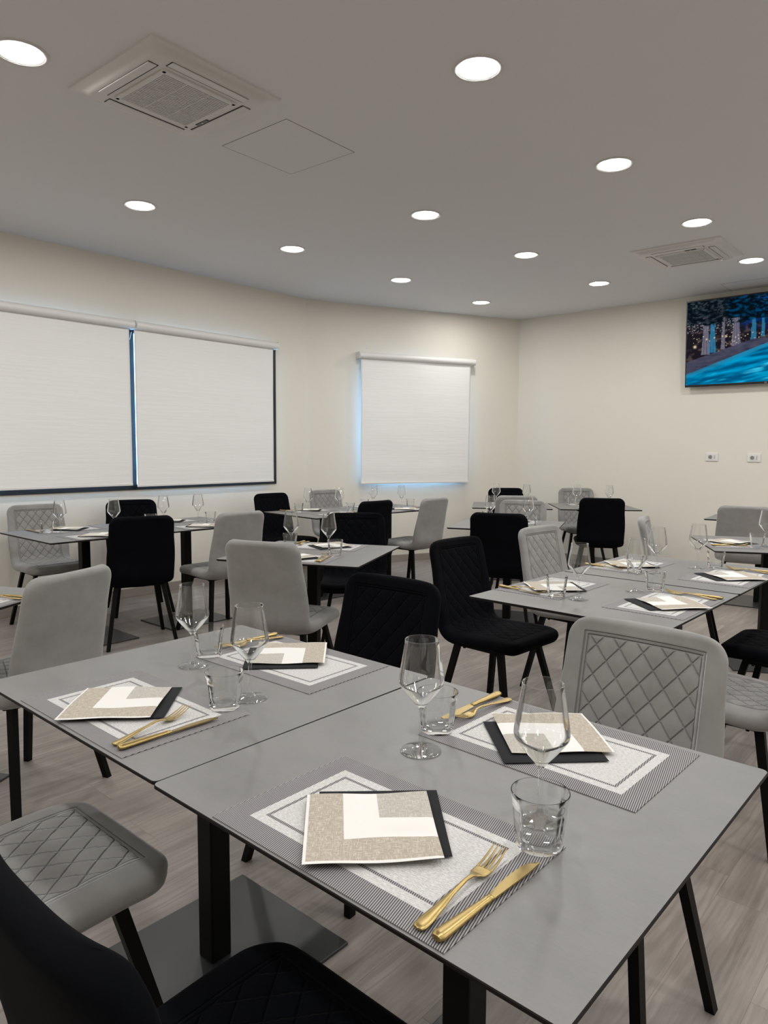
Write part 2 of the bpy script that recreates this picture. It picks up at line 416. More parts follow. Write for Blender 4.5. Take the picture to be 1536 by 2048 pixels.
def roller_blind(A, B, s0, s1, z0, z1, label, gap=0.055, fab=None, slack=0.004, seed=0, cass=None):
    t = thing('roller_blind', label, 'blind', group=None); t.matrix_world = frame_of(A, B)
    c0, c1 = cass or (s0 - 0.03, s1 + 0.03)
    bm = bmesh.new(); r = 0.036; n = 28; rings = []
    for x in (c0, c1):
        rings.append([bm.verts.new((x, -gap - 0.012 + r * math.cos(2 * PI * i / n), z1 + 0.034 + r * math.sin(2 * PI * i / n))) for i in range(n)])
    for i in range(n):
        j = (i + 1) % n; bm.faces.new((rings[0][i], rings[0][j], rings[1][j], rings[1][i]))
    bm.faces.new(rings[0]); bm.faces.new(rings[1][::-1])
    cas = link('cassette', bm_mesh(bm, 'cassette'), 'white', t, autos=40)
    for x in (c0 - 0.003, c1 + 0.003):
        bm = bmesh.new(); add_box(bm, (x, -gap / 2 - 0.010, z1 + 0.036), (0.006, gap + 0.05, 0.076), 0.002)
        link('end_bracket', bm_mesh(bm, 'end_bracket'), 'white', t, smooth=False)
    bm = bmesh.new(); nx, nz = 60, 60; V = {}
    for sd in (0, 1):
        for i in range(nx + 1):
            for k in range(nz + 1):
                x = s0 + (s1 - s0) * i / nx; z = z0 + (z1 + 0.02 - z0) * k / nz
                f = (1 - k / nz)
                dy = slack * (noise.noise(Vector((x * 1.1, z * 5.0, seed))) * f + 0.8 * noise.noise(Vector((x * 2.0 + z, z * 1.4, seed + 5))))
                V[sd, i, k] = bm.verts.new((x, -gap + dy - sd * 0.0008, z))
    for sd in (0, 1):
        for i in range(nx):
            for k in range(nz):
                q = (V[sd, i, k], V[sd, i + 1, k], V[sd, i + 1, k + 1], V[sd, i, k + 1]); bm.faces.new(q if sd == 0 else q[::-1])
    for i in range(nx):
        bm.faces.new((V[0, i, 0], V[1, i, 0], V[1, i + 1, 0], V[0, i + 1, 0])); bm.faces.new((V[0, i, nz], V[0, i + 1, nz], V[1, i + 1, nz], V[1, i, nz]))
    for k in range(nz):
        bm.faces.new((V[0, 0, k], V[0, 0, k + 1], V[1, 0, k + 1], V[1, 0, k])); bm.faces.new((V[0, nx, k], V[1, nx, k], V[1, nx, k + 1], V[0, nx, k + 1]))
    link('fabric', bm_mesh(bm, 'fabric'), 'blind', t)
    bm = bmesh.new(); add_box(bm, ((s0 + s1) / 2, -gap, z0 + 0.008), (s1 - s0, 0.012, 0.020), 0.003)
    link('bottom_bar', bm_mesh(bm, 'bottom_bar'), 'white', t, smooth=False)
    return t
roller_blind(P5, P1, LW - 3.70, LW - 2.125, 0.998, 2.345, 'white roller blind on the left wall, left of the dark divider', gap=0.06, seed=1, cass=(LW - 3.75, LW - 2.092))
roller_blind(P5, P1, LW - 2.080, LW - 0.522, 0.984, 2.345, 'white roller blind on the left wall, right of the dark divider', gap=0.06, seed=2, cass=(LW - 2.074, LW - 0.475))
roller_blind(P1, P2, 0.62, 2.045, 0.930, 2.335, 'white roller blind covering the small window on the middle wall', gap=0.075, slack=0.007, seed=3, cass=(0.59, 2.095))
# small cord clip in the gap between the two blinds
bm = bmesh.new(); add_lathe(bm, [(0.0022, 0), (0.0022, 0.07)], 8)
cp = link('blind_cord', bm_mesh(bm, 'blind_cord'), 'white'); cp.matrix_world = frame_of(P5, P1) @ Matrix.Translation((LW - 2.112, -0.045, 2.255)) @ Matrix.Rotation(0.25, 4, 'Y')
tag(cp, 'short white cord hanging in the gap between the two left blinds', 'cord')

# ------------------------------------------------------------------ ceiling lamps
gu, gv = Vector((0.905, 1.006, 0)), Vector((1.010, -0.890, 0))
origin = Vector((0.385, 3.158, 0))
def inside(p, m=0.35):
    n = len(corners)
    for i in range(n):
        a, b = corners[i], corners[(i + 1) % n]; d = (b - a).normalized(); nn = Vector((d.y, -d.x, 0))
        if (p - a).dot(nn) < m: return False
    return True
def build_lamp():
    t = thing('ceiling_light', '', 'ceiling light')
    bm = bmesh.new(); add_lathe(bm, [(0.088, -0.001), (0.090, -0.004), (0.104, -0.006), (0.110, -0.001), (0.110, 0.0), (0.088, 0.0), (0.088, -0.001)], 48)
    link('trim_ring', bm_mesh(bm, 'trim_ring'), 'trimring', t)
    bm = bmesh.new(); add_lathe(bm, [(0, -0.0015), (0.089, -0.0015), (0.089, -0.0005), (0, -0.0005)], 40)
    link('diffuser', bm_mesh(bm, 'diffuser'), 'diffuser', t, smooth=False)
    l = bpy.data.lights.new('lamp_light', 'AREA'); l.shape = 'DISK'; l.size = 0.176; l.energy = LAMP_W; l.color = LAMP_COL
    lo = bpy.data.objects.new('lamp_light', l); COL.objects.link(lo); lo.parent = t; lo.location = (0, 0, -0.004)
    return t
LAB = [((-1.50, 3.06), 'round ceiling light cut off by the left picture edge, top left'),
       ((0.385, 3.158), 'biggest round ceiling light, high right of centre'),
       ((1.285, 4.164), 'second largest round ceiling light, upper right'),
       ((0.273, 5.055), 'round ceiling light behind the biggest one, near picture centre'),
       ((-1.642, 4.90), 'round ceiling light below the large air unit, over the left blinds'),
       ((2.198, 5.178), 'round ceiling light just before the small far air unit'),
       ((-0.756, 5.918), 'round ceiling light in front of the left wall corner'),
       ((1.163, 6.051), 'round ceiling light midway between centre and the far air unit'),
       ((3.097, 6.176), 'round ceiling light between the far air unit and the television'),
       ((0.148, 6.958), 'round ceiling light just above the small middle window blind'),
       ((2.069, 7.048), 'small round ceiling light left of and beyond the far air unit'),
       ((1.052, 7.982), 'smallest, farthest round ceiling light by the wall corner')]
lamp0 = build_lamp(); first = True
pts = [Vector((x, y, 0)) for (x, y), _ in LAB]
def put_lamp(p, lab, group='round recessed ceiling lights'):
    global first
    if first:
        lamp0.location = (p.x, p.y, CEIL); lamp0['label'] = lab; lamp0['group'] = group; first = False
    else: dup(lamp0, (p.x, p.y, CEIL), 0, lab, group)
for p, (_, lab) in zip(pts, LAB): put_lamp(p, lab)
for i in range(-9, 10):
    for j in range(-9, 6):
        p = origin + gu * i + gv * j
        if not inside(p) or any((p - q).length < 0.5 for q in pts): continue
        if (p - Vector((-0.52, 2.15, 0))).length < 0.3: continue
        if p.y < 0 and (i + j) % 2: continue
        # skip where an air unit or access panel takes the place, and what would be in view but is not in the photo
        d = p - Vector((0, 0, 0)); zz = CEIL - EYE
        dep = p.y * 0.99596 + zz * -0.08977
        if dep > 0.1:
            px = 768 + 1419 * (p.x + zz * 0.00658) / dep; py = 1024 - 1419 * (p.y * 0.08976 + zz * 0.99594) / dep
            if -120 < px < 1650 and -150 < py: continue
        put_lamp(p, 'round ceiling light out of view behind or beside the camera')

# ------------------------------------------------------------------ ceiling air units
def air_unit(cx, cy, yaw, label, size=0.67, mark=0):
    t = thing('ceiling_air_unit', label, 'air conditioner', (cx, cy, CEIL), HZ(yaw))
    h = size / 2
    bm = bmesh.new()
    # outer lip + raised panel (frustum)
    def ring(r, z, c=0.02):
        P = []
        for sx, sy in ((1, 1), (-1, 1), (-1, -1), (1, -1)):
            for k in range(5):
                a = math.atan2(sy, sx) - PI / 4 + PI / 2 * k / 4
                P.append(bm.verts.new((sx * (r - c) + c * math.cos(a), sy * (r - c) + c * math.sin(a), z)))
        return P
    rs = [ring(h, 0, .004), ring(h, -0.008, .004), ring(h - 0.006, -0.010, .004), ring(h - 0.030, -0.012, .02), ring(h - 0.045, -0.026, .05), ring(h - 0.060, -0.030, .06), ring(0.195, -0.030, 0.03), ring(0.192, -0.026, 0.03)]
    for A, B in zip(rs, rs[1:]):
        n = len(A)
        for i in range(n): bm.faces.new((A[i], A[(i + 1) % n], B[(i + 1) % n], B[i]))
    bm.faces.new(rs[-1]); bm.faces.new(rs[0][::-1])
    link('panel', bm_mesh(bm, 'panel'), 'acwhite', t, autos=30)
    # four louvre flaps in dark slots
    for k in range(4):
        mt = Matrix.Rotation(k * PI / 2, 4, 'Z')
        bm = bmesh.new(); add_box(bm, (0, 0.244, -0.0300), (0.40, 0.048, 0.003), 0.0, 0, mt)
        sl = link('air_slot', bm_mesh(bm, 'air_slot'), 'dark', t, smooth=False)
        bm = bmesh.new(); add_box(bm, (0, 0, 0), (0.394, 0.042, 0.005), 0.002, 0, mt @ Matrix.Translation((0, 0.247, -0.0325)) @ Matrix.Rotation(R(-3), 4, 'X'))
        link('flap', bm_mesh(bm, 'flap'), 'acwhite', t, smooth=False)
    # intake grille
    bm = bmesh.new()
    for i in range(4):
        a = [(0, .183), (0, -.183), (.183, 0), (-.183, 0)][i]
        add_box(bm, (a[0], a[1], -0.032), (0.385 if i < 2 else 0.022, 0.022 if i < 2 else 0.385, 0.010), 0.003)
    g = link('intake_grille', bm_mesh(bm, 'intake_grille'), 'acwhite', t, smooth=False)
    bm = bmesh.new(); add_box(bm, (0, 0, -0.0275), (0.345, 0.345, 0.002))
    link('filter', bm_mesh(bm, 'filter'), 'dark', g, smooth=False)
    bm = bmesh.new()
    for i in range(27): add_box(bm, (-0.169 + 0.013 * i, 0, -0.0325), (0.0082, 0.345, 0.006))
    for x in (-0.06, 0.06): add_box(bm, (0, x, -0.034), (0.345, 0.005, 0.005))
    link('grille_slats', bm_mesh(bm, 'grille_slats'), 'slat', g, smooth=False)
    mt = Matrix.Rotation(mark * PI / 2, 4, 'Z')
    bm = bmesh.new(); add_box(bm, (-0.09, 0.209, -0.0325), (0.085, 0.018, 0.004), 0.001, 0, mt)
    dsp = link('indicator_display', bm_mesh(bm, 'indicator_display'), 'bezel', t, smooth=False)
    bm = bmesh.new(); add_box(bm, (-0.09, 0.209, -0.0348), (0.008, 0.008, 0.001), 0, 0, mt)
    link('indicator_light', bm_mesh(bm, 'indicator_light'), 'white', dsp, smooth=False)
    return t
air_unit(-0.960, 3.388, 39.4, 'large white square ceiling air conditioner at the upper left', 0.67, mark=0)
air_unit(2.466, 5.970, 40.3, 'small far white ceiling air conditioner above the television', 0.69, mark=2)
def hatch(name, pts, label):
    cx = sum(p[0] for p in pts) / 4; cy = sum(p[1] for p in pts) / 4
    d = Vector((pts[1][0] - pts[0][0], pts[1][1] - pts[0][1], 0)); L = 0.5
    t = thing(name, label, 'access panel', (cx, cy, CEIL), math.atan2(d.y, d.x))
    bm = bmesh.new(); g = 0.0025
    for sx, sy, lx, ly in ((0, .25, .5, g), (0, -.25, .5, g), (.25, 0, g, .5), (-.25, 0, g, .5)):
        add_box(bm, (sx, sy, -0.0006), (lx, ly, 0.0010))
    link('panel_joint', bm_mesh(bm, name), 'seam', t, smooth=False)
    bm = bmesh.new(); add_box(bm, (0, 0, -0.0005), (0.496, 0.496, 0.001))
    link('panel_board', bm_mesh(bm, name), 'ceiling', t, smooth=False)
hatch('access_panel', [(-0.887, 3.951), (-0.5, 3.634), (-0.168, 4.017), (-0.548, 4.335)], 'square flush access panel in the ceiling beside the large air unit')
hatch('access_panel', [(3.241, 7.036), (3.62, 6.71), (3.94, 7.09), (3.57, 7.42)], 'faint square access panel in the ceiling above the television')

# ------------------------------------------------------------------ television and sockets on the right wall
FR = frame_of(P2, P3)
def television():
    W_, H_, = 1.55, 0.875
    t = thing('television', 'large flat television on the right wall showing a blue lit pool', 'television')
    t.matrix_world = FR @ Matrix.Translation((2.085 + W_ / 2, -0.085, 1.992)) @ Matrix.Rotation(R(3.6), 4, 'X')
    bm = bmesh.new(); add_box(bm, (0, 0.012, H_ / 2), (W_, 0.022, H_), 0.003)
    link('housing', bm_mesh(bm, 'housing'), 'bezel', t, smooth=False)
    bm = bmesh.new(); add_box(bm, (0, 0.038, 0.40), (0.9, 0.035, 0.45), 0.008)
    link('rear_cover', bm_mesh(bm, 'rear_cover'), 'bezel', t, smooth=False)
    nx, ny = 310, 172; w0, h0, z0 = W_ - 0.022, H_ - 0.034, 0.022
    me = bpy.data.meshes.new('screen'); vs, fs, cols = [], [], []
    def fbm(x, y, o=4, s=0):
        a, f, r = 1, 1, 0
        for k in range(o): r += a * noise.noise(Vector((x * f, y * f, s + k * 3.1))); a *= .5; f *= 2
        return r
    def sst(a, b, x): x = max(0, min(1, (x - a) / (b - a))); return x * x * (3 - 2 * x)
    def mixc(a, b, f): return tuple(p + (q - p) * f for p, q in zip(a, b))
    lights = [(random.uniform(.02, .42), random.uniform(.50, .62), random.uniform(.002, .005)) for _ in range(22)]
    lights += [(random.uniform(.22, .52), random.uniform(.44, .57), random.uniform(.002, .0045)) for _ in range(38)]
    lights += [(.055, .46, .012), (.21, .38, .009), (.13, .54, .007), (.23, .56, .006), (.18, .55, .006)]
    def pic(u, v):
        # u 0..1 left to right, v 0..1 bottom to top
        shore = 0.13 + 0.62 * u if u < .62 else .53
        if v < shore:
            wv = fbm(u * 5, v * 22 - u * 6, 4, 1); wv2 = fbm(u * 3 + 7, v * 9 - u * 4, 3, 5)
            c = mixc((0.0, 0.09, 0.22), (0.0, 0.33, 0.62), sst(-.5, .6, wv + .5 * (v - .1)))
            c = mixc(c, (0.05, 0.62, 0.92), sst(.25, .75, wv2 + wv * .4))
            c = mixc(c, (0.55, 0.9, 1.0), sst(.85, 1.15, wv2 + wv * .8))
            e = shore - v
            if e < .045 and u < .6: c = mixc(c, (0.02, 0.22, 0.38), .7)
            return c
        if v < shore + .15 - .1 * u and v < .50 and u < .6:
            n = fbm(u * 14, v * 30, 3, 9)
            return mixc((0.03, 0.035, 0.07), (0.09, 0.085, 0.13), .5 + .5 * n)
        # sky and trees
        sky = mixc((0.0, 0.02, 0.12), (0.0, 0.05, 0.25), sst(-.3, .5, fbm(u * 3, v * 3, 2, 3)))
        c = sky
        tree = fbm(u * 9, v * 12, 5, 21) + (1.25 * (v - .62) + .75 - u * 1.55)
        if u < .75:
            leaf = sst(-.1, .5, fbm(u * 60, v * 60, 3, 30))
            tc = mixc((0.003, 0.008, 0.012), (0.01, 0.06, 0.15) if u > .3 else (0.05, 0.07, 0.08), leaf * sst(.2, .7, fbm(u * 7, v * 7, 2, 40) + .45))
            c = mixc(c, tc, sst(-.15, .1, tree))
        if v < .78 and u < .62:
            lo = sst(.80, .62, v + u * .25 - .05)
            inner = mixc((0.012, 0.010, 0.016), (0.07, 0.05, 0.05), sst(0, .6, fbm(u * 22, v * 18, 3, 50)))
            c = mixc(c, inner, lo)
            if v > .60 and u < .32:
                d = fbm(u * 90, v * 90, 2, 60)
                c = mixc(c, (0.38, 0.38, 0.43), sst(.25, .6, d) * sst(.60, .64, v) * sst(.80, .74, v))
        # curtains
        for cx, wd, blue in ((.125, .030, 0), (.168, .026, 1), (.235, .014, 0), (.315, .030, 0), (.42, .018, 1), (.475, .012, 1)):
            bot, top = .30 + cx * .45, .84 - cx * .25
            if bot < v < top:
                pinch = abs((v - (bot + .27)) / .35); hw = wd * (.55 + .55 * min(1, pinch))
                if abs(u - cx) < hw:
                    fold = .55 + .45 * math.sin((u - cx) / hw * 9 + v * 6)
                    c = mixc(c, (0.03, 0.22, 0.40) if blue else (0.20, 0.19, 0.26), .85 * (.5 + .5 * fold))
        lf = v - (.70 + .05 * fbm(u * 8, 2.2, 3, 80) + .03 * fbm(u * 30, v * 20, 2, 82))
        if lf > 0 and u < .7:
            leaf = sst(-.1, .6, fbm(u * 26, v * 30, 4, 84)); c = mixc(c, mixc((0.002, 0.005, 0.009), (0.030, 0.045, 0.060) if u < .25 else (0.0, 0.055, 0.14), leaf), sst(0, .03, lf) * sst(-.35, .15, fbm(u * 9, v * 11, 3, 86) + .15))
        if u > .55:
            c2 = mixc((0.0, 0.015, 0.06), (0.0, 0.10, 0.30), sst(.75, .5, v) * (.5 + .5 * fbm(u * 20, v * 20, 3, 70)))
            c = mixc(c, c2, .6 * sst(.55, .62, u) * sst(.9, .55, v))
            if abs(v - .655 - .01 * math.sin(u * 60)) < .006 and noise.noise(Vector((u * 160, 3, 3))) > .05: c = (.45, .7, .95)
        for lx, ly, lr in lights:
            dd = (u - lx) ** 2 * 3.1 + (v - ly) ** 2
            if dd < lr * lr * 6: c = mixc(c, (1.0, .80, .52), .9 * math.exp(-dd / (lr * lr * 1.4)))
        return c
    for k in range(ny + 1):
        for i in range(nx + 1):
            u, v = i / nx, k / ny
            vs.append((-w0 / 2 + w0 * u, 0.0004, z0 + h0 * v)); cols.append((*pic(u, v), 1.0))
    for k in range(ny):
        for i in range(nx):
            a = k * (nx + 1) + i; fs.append((a, a + 1, a + nx + 2, a + nx + 1))
    me.from_pydata(vs, [], fs); ca = me.color_attributes.new('picture', 'FLOAT_COLOR', 'POINT')
    ca.data.foreach_set('color', [x for c in cols for x in c])
    m = emit('lit_screen_picture', (1, 1, 1), 1.0); nt = m.node_tree; at = nt.nodes.new('ShaderNodeAttribute'); at.attribute_name = 'picture'
    em = [n for n in nt.nodes if n.type == 'EMISSION'][0]; em.inputs[1].default_value = 0.95
    nt.links.new(at.outputs['Color'], em.inputs[0])
    link('screen', me, [m], t, smooth=False)
    cu = bpy.data.curves.new('logo', 'FONT'); cu.body = 'LG'; cu.size = 0.016; cu.align_x = 'CENTER'; cu.extrude = 0.0004
    to = bpy.data.objects.new('logo', cu); COL.objects.link(to)
    dg = bpy.context.evaluated_depsgraph_get(); lm = bpy.data.meshes.new_from_object(to.evaluated_get(dg)); bpy.data.objects.remove(to)
    lo = link('logo', lm, 'logo', t, smooth=False); lo.rotation_euler = (R(90), 0, 0); lo.location = (0.0, 0.0002, 0.005)
television()
FM = frame_of(P1, P2)
for sx, sz, lab in ((0.72, 2.47, 'small white filler patch on the wall above the left end of the small blind'), (1.90, 2.455, 'small white filler patch on the wall above the right end of the small blind')):
    bm = bmesh.new(); add_lathe(bm, [(0, 0.0008), (0.012, 0.0008), (0.014, 0), (0, 0)], 20, rmod=lambda a, z, r: 1 + 0.18 * math.sin(3 * a + sx))
    q = link('filler_patch', bm_mesh(bm, 'filler_patch'), 'white'); q.matrix_world = FM @ Matrix.Translation((sx, 0, sz)) @ Matrix.Rotation(R(90), 4, 'X')
    tag(q, lab, 'patch', 'filler patches above the small blind')
def socket(s, z, label):
    t = thing('wall_socket', label, 'socket', group='sockets below the television'); t.matrix_world = FR @ Matrix.Translation((s, 0, z))
    bm = bmesh.new(); add_box(bm, (0, -0.005, 0), (0.124, 0.010, 0.084), 0.003)
    p = link('cover_plate', bm_mesh(bm, 'cover_plate'), 'white', t, smooth=False)
    bm = bmesh.new(); add_box(bm, (-0.014, -0.0105, 0), (0.046, 0.003, 0.046), 0.001)
    bm2 = bmesh.new(); add_box(bm2, (0.028, -0.0105, 0), (0.022, 0.003, 0.046), 0.001)
    i1 = link('socket_insert', bm_mesh(bm, 'socket_insert'), 'acwhite', p, smooth=False)
    link('socket_insert', bm_mesh(bm2, 'socket_insert'), 'acwhite', p, smooth=False)
    bm = bmesh.new(); add_lathe(bm, [(0, 0), (0.017, 0), (0.019, 0.001), (0, 0.001)], 24)
    for v in bm.verts: v.co = Vector((v.co.x - 0.014, -0.0125 - v.co.z, v.co.y))
    for hx in (-0.0095, 0.0095): add_box(bm, (-0.014 + hx, -0.0135, 0), (0.004, 0.001, 0.004))
    link('outlet_holes', bm_mesh(bm, 'outlet_holes'), 'seam', p, smooth=False)
    bm = bmesh.new()
    for hz in (-0.012, 0, 0.012): add_box(bm, (0.028, -0.0125, hz), (0.005, 0.001, 0.005))
    link('outlet_holes', bm_mesh(bm, 'outlet_holes'), 'dark', p, smooth=False)
socket(2.365, 1.268, 'white wall socket on the right wall, left of two')
socket(2.769, 1.265, 'white wall socket on the right wall, nearest the right picture edge')

# ------------------------------------------------------------------ tables
def build_table():
    t = thing('dining_table', '', 'table')
    a = 0.396
    bm = bmesh.new()
    def ring(r, z, c):
        P = []
        for sx, sy in ((1, 1), (-1, 1), (-1, -1), (1, -1)):
            for k in range(6):
                an = math.atan2(sy, sx) - PI / 4 + PI / 2 * k / 5
                P.append(bm.verts.new((sx * (r - c) + c * math.cos(an), sy * (r - c) + c * math.sin(an), z)))
        return P
    rs = [ring(a - 0.006, 0.739, 0.008), ring(a, 0.744, 0.012), ring(a, 0.7485, 0.012), ring(a - 0.0012, 0.75, 0.012)]
    for k, (A, B) in enumerate(zip(rs, rs[1:])):
        n = len(A)
        for i in range(n):
            f = bm.faces.new((A[i], A[(i + 1) % n], B[(i + 1) % n], B[i])); f.material_index = 1
    bm.faces.new(rs[0][::-1]).material_index = 1; bm.faces.new(rs[-1]).material_index = 0
    link('tabletop', bm_mesh(bm, 'tabletop'), ['laminate', 'edge_black'], t, smooth=False)
    bm = bmesh.new(); add_box(bm, (0, 0, 0.3695), (0.060, 0.060, 0.723), 0.004)
    link('post', bm_mesh(bm, 'post'), 'post_metal', t, smooth=False)
    bm = bmesh.new(); add_box(bm, (0, 0, 0.735), (0.30, 0.30, 0.008), 0.002)
    for r_ in (0, PI / 2): add_box(bm, (0, 0, 0.722), (0.50, 0.04, 0.018), 0.002, 0, Matrix.Rotation(r_ + PI / 4, 4, 'Z'))
    link('mounting_plate', bm_mesh(bm, 'mounting_plate'), 'post_metal', t, smooth=False)
    bm = bmesh.new(); add_box(bm, (0, 0, 0.0045), (0.46, 0.53, 0.009), 0.002)
    link('base_plate', bm_mesh(bm, 'base_plate'), 'base_metal', t, smooth=False)
    return t
TB = {
 'A': (-0.4365, 1.757, 41.3, 'grey square table second from the camera, left front one'),
 'B': (0.155, 1.227, 41.6, 'grey square table nearest the camera with four gold cutlery pieces'),
 'T5n': (0.898, 2.832, 41.8, 'grey square table at right centre, behind the large quilted grey chair'),
 'T5f': (1.434, 3.432, 41.8, 'grey square table joined behind the right centre table'),
 'T3': (-0.394, 3.967, 16.5, 'single grey square table at picture centre behind the grey chair back'),
 'T2n': (-2.053, 4.819, 41.5, 'grey square table at far left under the blinds'),
 'T2f': (-1.523, 5.418, 41.5, 'grey square table joined right of the far left table'),
 'T4n': (-0.546, 6.444, 47.0, 'grey square table by the left wall corner, nearer one of the pair'),
 'T4f': (0.035, 6.990, 47.0, 'grey square table in front of the small middle window'),
 'T6': (0.973, 5.511, 19.5, 'grey square table behind the plain black chair back, right of centre'),
 'T7l': (1.330, 7.410, 8.5, 'farthest grey table by the wall corner, left one of the pair'),
 'T7r': (2.160, 7.326, 4.0, 'farthest grey table, right one of the pair beneath the right wall'),
 'T8': (2.415, 4.421, 13.0, 'grey table at the right picture edge with a thick black post'),
 'T9': (3.30, 6.17, 35.0, 'grey table mostly hidden behind a grey chair at the right edge'),
 'L1': (-1.797, 2.573, 14.0, 'grey table cut off by the left picture edge'),
}
tab0 = build_table(); ft = True
for k, (x, y, yw, lab) in TB.items():
    if ft: tab0.location = (x, y, 0); tab0.rotation_euler = (0, 0, HZ(yw)); tab0['label'] = lab; tab0['group'] = 'grey square dining tables'; ft = False
    else: dup(tab0, (x, y, 0), HZ(yw), lab, 'grey square dining tables')

# ------------------------------------------------------------------ chairs (local +y is where the sitter faces)
PROF = [(0.225, 0.436), (0.205, 0.444), (0.12, 0.450), (0.0, 0.446), (-0.08, 0.442), (-0.135, 0.446), (-0.178, 0.462), (-0.205, 0.492), (-0.220, 0.540), (-0.238, 0.62), (-0.256, 0.70), (-0.278, 0.80), (-0.300, 0.888)]
def smooth_prof():
    P = [Vector((a, b)) for a, b in PROF]; out = []
    for i in range(len(P) - 1):
        p0 = P[max(i - 1, 0)]; p1 = P[i]; p2 = P[i + 1]; p3 = P[min(i + 2, len(P) - 1)]
        for k in range(12):
            t = k / 12; out.append(0.5 * ((2 * p1) + (-p0 + p2) * t + (2 * p0 - 5 * p1 + 4 * p2 - p3) * t * t + (-p0 + 3 * p1 - 3 * p2 + p3) * t ** 3))
    out.append(P[-1]); return out
CP = smooth_prof(); CS = [0.0]
for a_, b_ in zip(CP, CP[1:]): CS.append(CS[-1] + (b_ - a_).length)
STOT = CS[-1]
def prof_at(s):
    s = max(0, min(STOT, s)); lo = 0
    import bisect
    i = min(max(bisect.bisect_right(CS, s) - 1, 0), len(CS) - 2)
    f = (s - CS[i]) / (CS[i + 1] - CS[i]); p = CP[i].lerp(CP[i + 1], f)
    j0, j1 = max(i - 2, 0), min(i + 3, len(CS) - 1); d = (CP[j1] - CP[j0]).normalized()
    return p, Vector((d.y, -d.x)) * 1.0           # normal: up for the seat, forward for the back
def s_of(yz):
    return min(range(len(CP)), key=lambda i: (CP[i] - Vector(yz)).length)
S_BEND = CS[s_of((-0.205, 0.492))]
def half_w(s):
    if s < S_BEND: w_ = 0.226 - 0.010 * (s / S_BEND) ** 3
    else:
        f = (s - S_BEND) / (STOT - S_BEND); w_ = 0.216 + 0.006 * math.sin(PI * min(1, f * 1.6)) - 0.012 * f
    for d, Rr in ((s, 0.085), (STOT - s, 0.060)):
        if d < Rr: w_ -= Rr - math.sqrt(max(0, Rr * Rr - (Rr - d) ** 2))
    return w_
def pad_mesh(name, s0, s1, free0, free1):
    bm = bmesh.new(); uvl = bm.loops.layers.uv.new('UVMap')
    ns = 62; nw = 60
    rows = []
    for i in range(ns + 1):
        f = i / ns
        if free0: f = 1 - math.cos(f * PI / 2) if f < 1 else 1
        elif free1: f = math.sin(f * PI / 2)
        rows.append(s0 + (s1 - s0) * f)
    cols = [math.sin(-PI / 2 + PI * j / nw) * 0.55 + (-1 + 2 * j / nw) * 0.45 for j in range(nw + 1)]
    G = {}
    for i, s in enumerate(rows):
        p, nrm = prof_at(s); hw = half_w(s)
        T = 0.056 if s < S_BEND - 0.1 else 0.056 - 0.018 * min(1, (s - S_BEND + 0.1) / 0.25)
        es = 1.0
        if free0 and s - 0 < 0.028: es = math.sqrt(max(0, 1 - (1 - s / 0.028) ** 2))
        if free1 and STOT - s < 0.020: es = math.sqrt(max(0, 1 - (1 - (STOT - s) / 0.020) ** 2))
        bf = max(0, min(1, (s - S_BEND + 0.10) / 0.16)); topf = max(0, min(1, (s - S_BEND) / (STOT - S_BEND)))
        for j, wv in enumerate(cols):
            ew = math.sqrt(max(0, 1 - abs(wv) ** 14))
            curl = bf * 0.026 * abs(wv) ** 3.0
            x = wv * hw
            inn = max(abs(x) - QU, abs(s - QC) - QH)
            qa = abs(math.sin(PI * (x / QP + s / QQ))); qb = abs(math.sin(PI * (x / QP - s / QQ)))
            puff = 0.0046 * (qa * qb) ** 0.45 if inn < 0 else 0.0046 * min(1, inn / 0.012)
            for sd in (0, 1):
                belly = 0.026 * math.exp(-((s - S_BEND + 0.03) / 0.10) ** 2) * (1 - abs(wv) ** 2.2)
                off = (T / 2 * es * ew + puff * es * ew) if sd == 0 else -T / 2 * es * ew - belly
                pos = (x, p.x + nrm.x * off + curl, p.y + nrm.y * off)
                G[i, j, sd] = bm.verts.new(pos)
    def face(q, uvs):
        try: f = bm.faces.new(q)
        except ValueError: return
        for l, c in zip(f.loops, uvs): l[uvl].uv = c
    for i in range(ns):
        for j in range(nw):
            ij = [(i, j), (i + 1, j), (i + 1, j + 1), (i, j + 1)]
            face([G[a, b, 0] for a, b in ij], [(cols[b] * half_w(rows[a]), rows[a]) for a, b in ij])
            ji = ij[::-1]
            face([G[a, b, 1] for a, b in ji], [(5.0, 5.0)] * 4)
    for i, fr in ((0, free0), (ns, free1)):
        if not fr:
            for j in range(nw):
                face([G[i, j, 0], G[i, j + 1, 0], G[i, j + 1, 1], G[i, j, 1]], [(5.0, 5.0)] * 4)
    bmesh.ops.remove_doubles(bm, verts=bm.verts[:], dist=1e-5)
    return bm_mesh(bm, name)
seat_me = {}; back_me = {}
